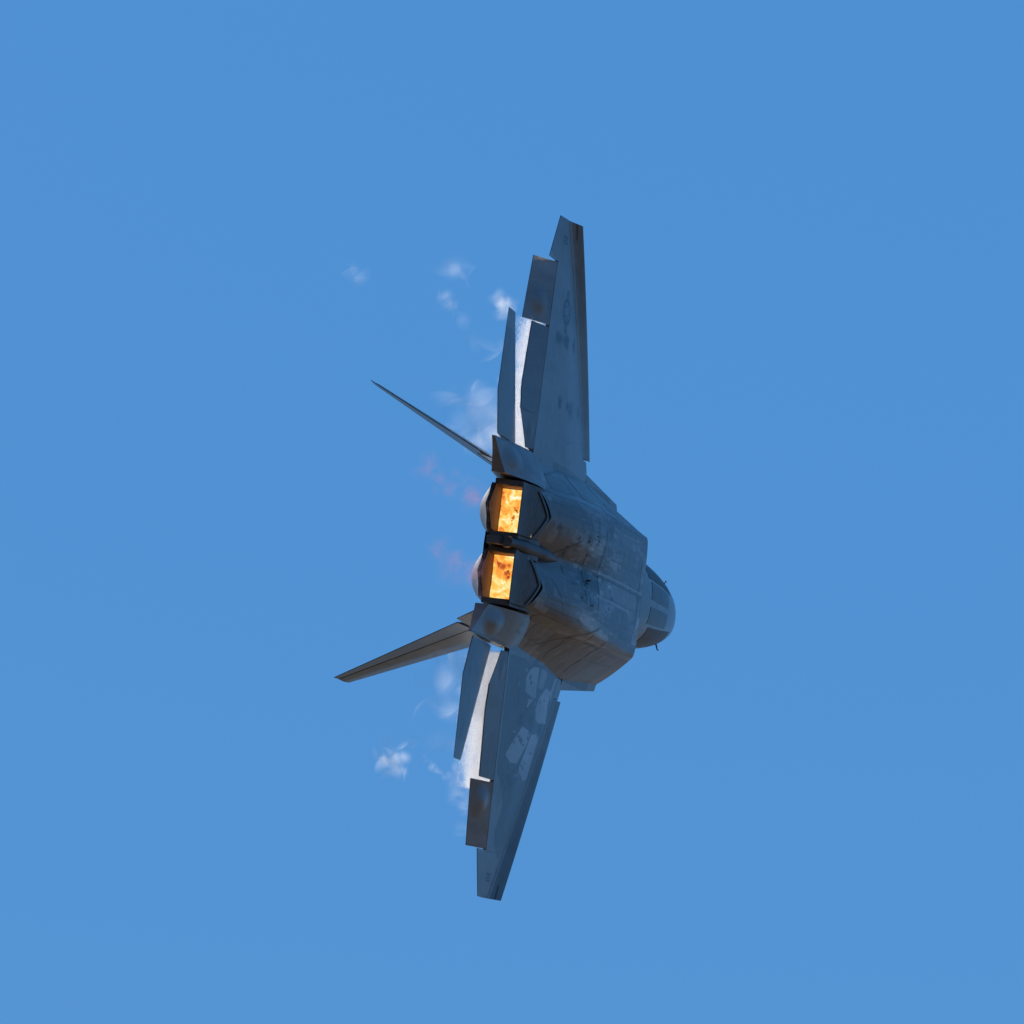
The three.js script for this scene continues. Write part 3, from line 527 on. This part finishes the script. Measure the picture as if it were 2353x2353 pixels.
for (const s of [1, -1]) {
  // sheet over the rear of the wing, thick at the root and thinning outboard
  vapour('vapour_sheet', s > 0 ? 'white vapour sheet over the starboard wing beside the plain grey tailplane' : 'white vapour sheet over the wing with pale patches', s > 0 ? 330000 : 400000, () => {
    const u = rnd() ** (s > 0 ? 1.3 : 1.05), x = 1.95 + u * (s > 0 ? 2.75 : 2.85), a1 = Math.min(15.2, 13.2 + (x - 1.6) * 1.15), a = lerp(11.2, a1, rnd() ** 0.7), y = 0.28 + Math.abs(gauss()) * lerp(0.30, 0.2, u);
    if (a < leA(x) + 1.0 || y > 1.0 - 0.3 * u || clump(x, y, a, s > 0 ? 70 : 80) < 0.12 + 0.3 * u * rnd()) return null;
    return [x * s, y, a, 0.0028];
  }, M_DROPS, 'vapour', drop);
  // thin haze drifting off above it
  vapour('vapour_haze', s > 0 ? 'faint haze above the starboard wing root beside the edge-on fin' : 'faint haze between the lower fin and its tailplane', s > 0 ? 100 : 85, () => {
    const x = 2.1 + Math.abs(gauss()) * 0.8, y = 0.5 + Math.abs(gauss()) * 0.62, a = 12.5 + rnd() * 3;
    if (x > 4.4 || y > 1.9 || rnd() > sstep(clump(x, y, a, 90), 0.1, 0.6)) return null;
    return [x * s, y, a, 0.26 + 0.26 * rnd()];
  }, M_HAZE);
  // faint glowing gas behind the nozzle, carried up by the vectored jet
  vapour('exhaust_flame', s > 0 ? 'faint pink exhaust glow behind the upper afterburner' : 'faint pink exhaust glow behind the lower afterburner', 60, () => {
    const d = rnd() ** 1.3, y = 0.30 + d * (s > 0 ? 1.0 : 0.6), x = 0.74 + gauss() * 0.16 + (s > 0 ? 0.42 : -0.3) * d, a = 17.4 + d * 1.6;
    return [x * s, y + gauss() * 0.08, a, 0.12 + 0.16 * rnd()];
  }, M_GAS, 'exhaust');
}
function puff(name, label, n, c, r, sd, tilt = 0, size = 0.075, mat = M_PUFF) {
  vapour(name, label, n, () => { const x = gauss() * 0.5, y = gauss() * 0.5, z = gauss() * 0.5; if (fbm(x * 1.6 + 7, y * 1.6 + z, sd, 3) < 0.34) return null; const X = x * r[0], Y = y * r[1]; return [c[0] + X * Math.cos(tilt) - Y * Math.sin(tilt), c[1] + X * Math.sin(tilt) + Y * Math.cos(tilt), c[2] + z * r[2], 1.7 * size * (0.6 + rnd())]; }, mat);
}
puff('vapour_puff', 'small white vapour puff at the tip of the upper tailplane', 38, [4.49, 0.16, 18.45], [0.18, 0.17, 0.3], 101, 0.6, 0.08);
puff('vapour_puff_001', 'lone white vapour puff drifting free below the fin', 34, [-4.58, 1.39, 18], [0.28, 0.24, 0.4], 111, 0.4, 0.11);
puff('vapour_wisp', 'thin vapour wisp between the lone puff and the tailplane tip', 40, [-4.7, 0.46, 18], [0.42, 0.06, 0.3], 121, 0.9, 0.045, M_THIN);
puff('vapour_puff_002', 'faint vapour puff trailing off the upper tailplane tip', 26, [4.49, 1.39, 18], [0.4, 0.14, 0.4], 131, 0.8, 0.10, M_THIN);
puff('vapour_puff_003', 'faintest vapour puff above the trailing puff', 14, [5.1, 1.29, 18], [0.3, 0.18, 0.4], 141, 0.5, 0.12, M_THIN);
puff('vapour_puff_004', 'faint high vapour puff far from the aircraft', 9, [4.89, 3.3, 18], [0.26, 0.14, 0.4], 145, 0.5, 0.12, M_THIN);
puff('vapour_patch', 'pale vapour beside the lower aileron', 60, [-4.9, 0.66, 14.5], [0.7, 0.26, 0.6], 151, 0.2, 0.1, M_THIN);

scene.traverse(o => { if (o.isMesh) { o.castShadow = true; o.receiveShadow = true; } });
renderer.render(scene, camera);
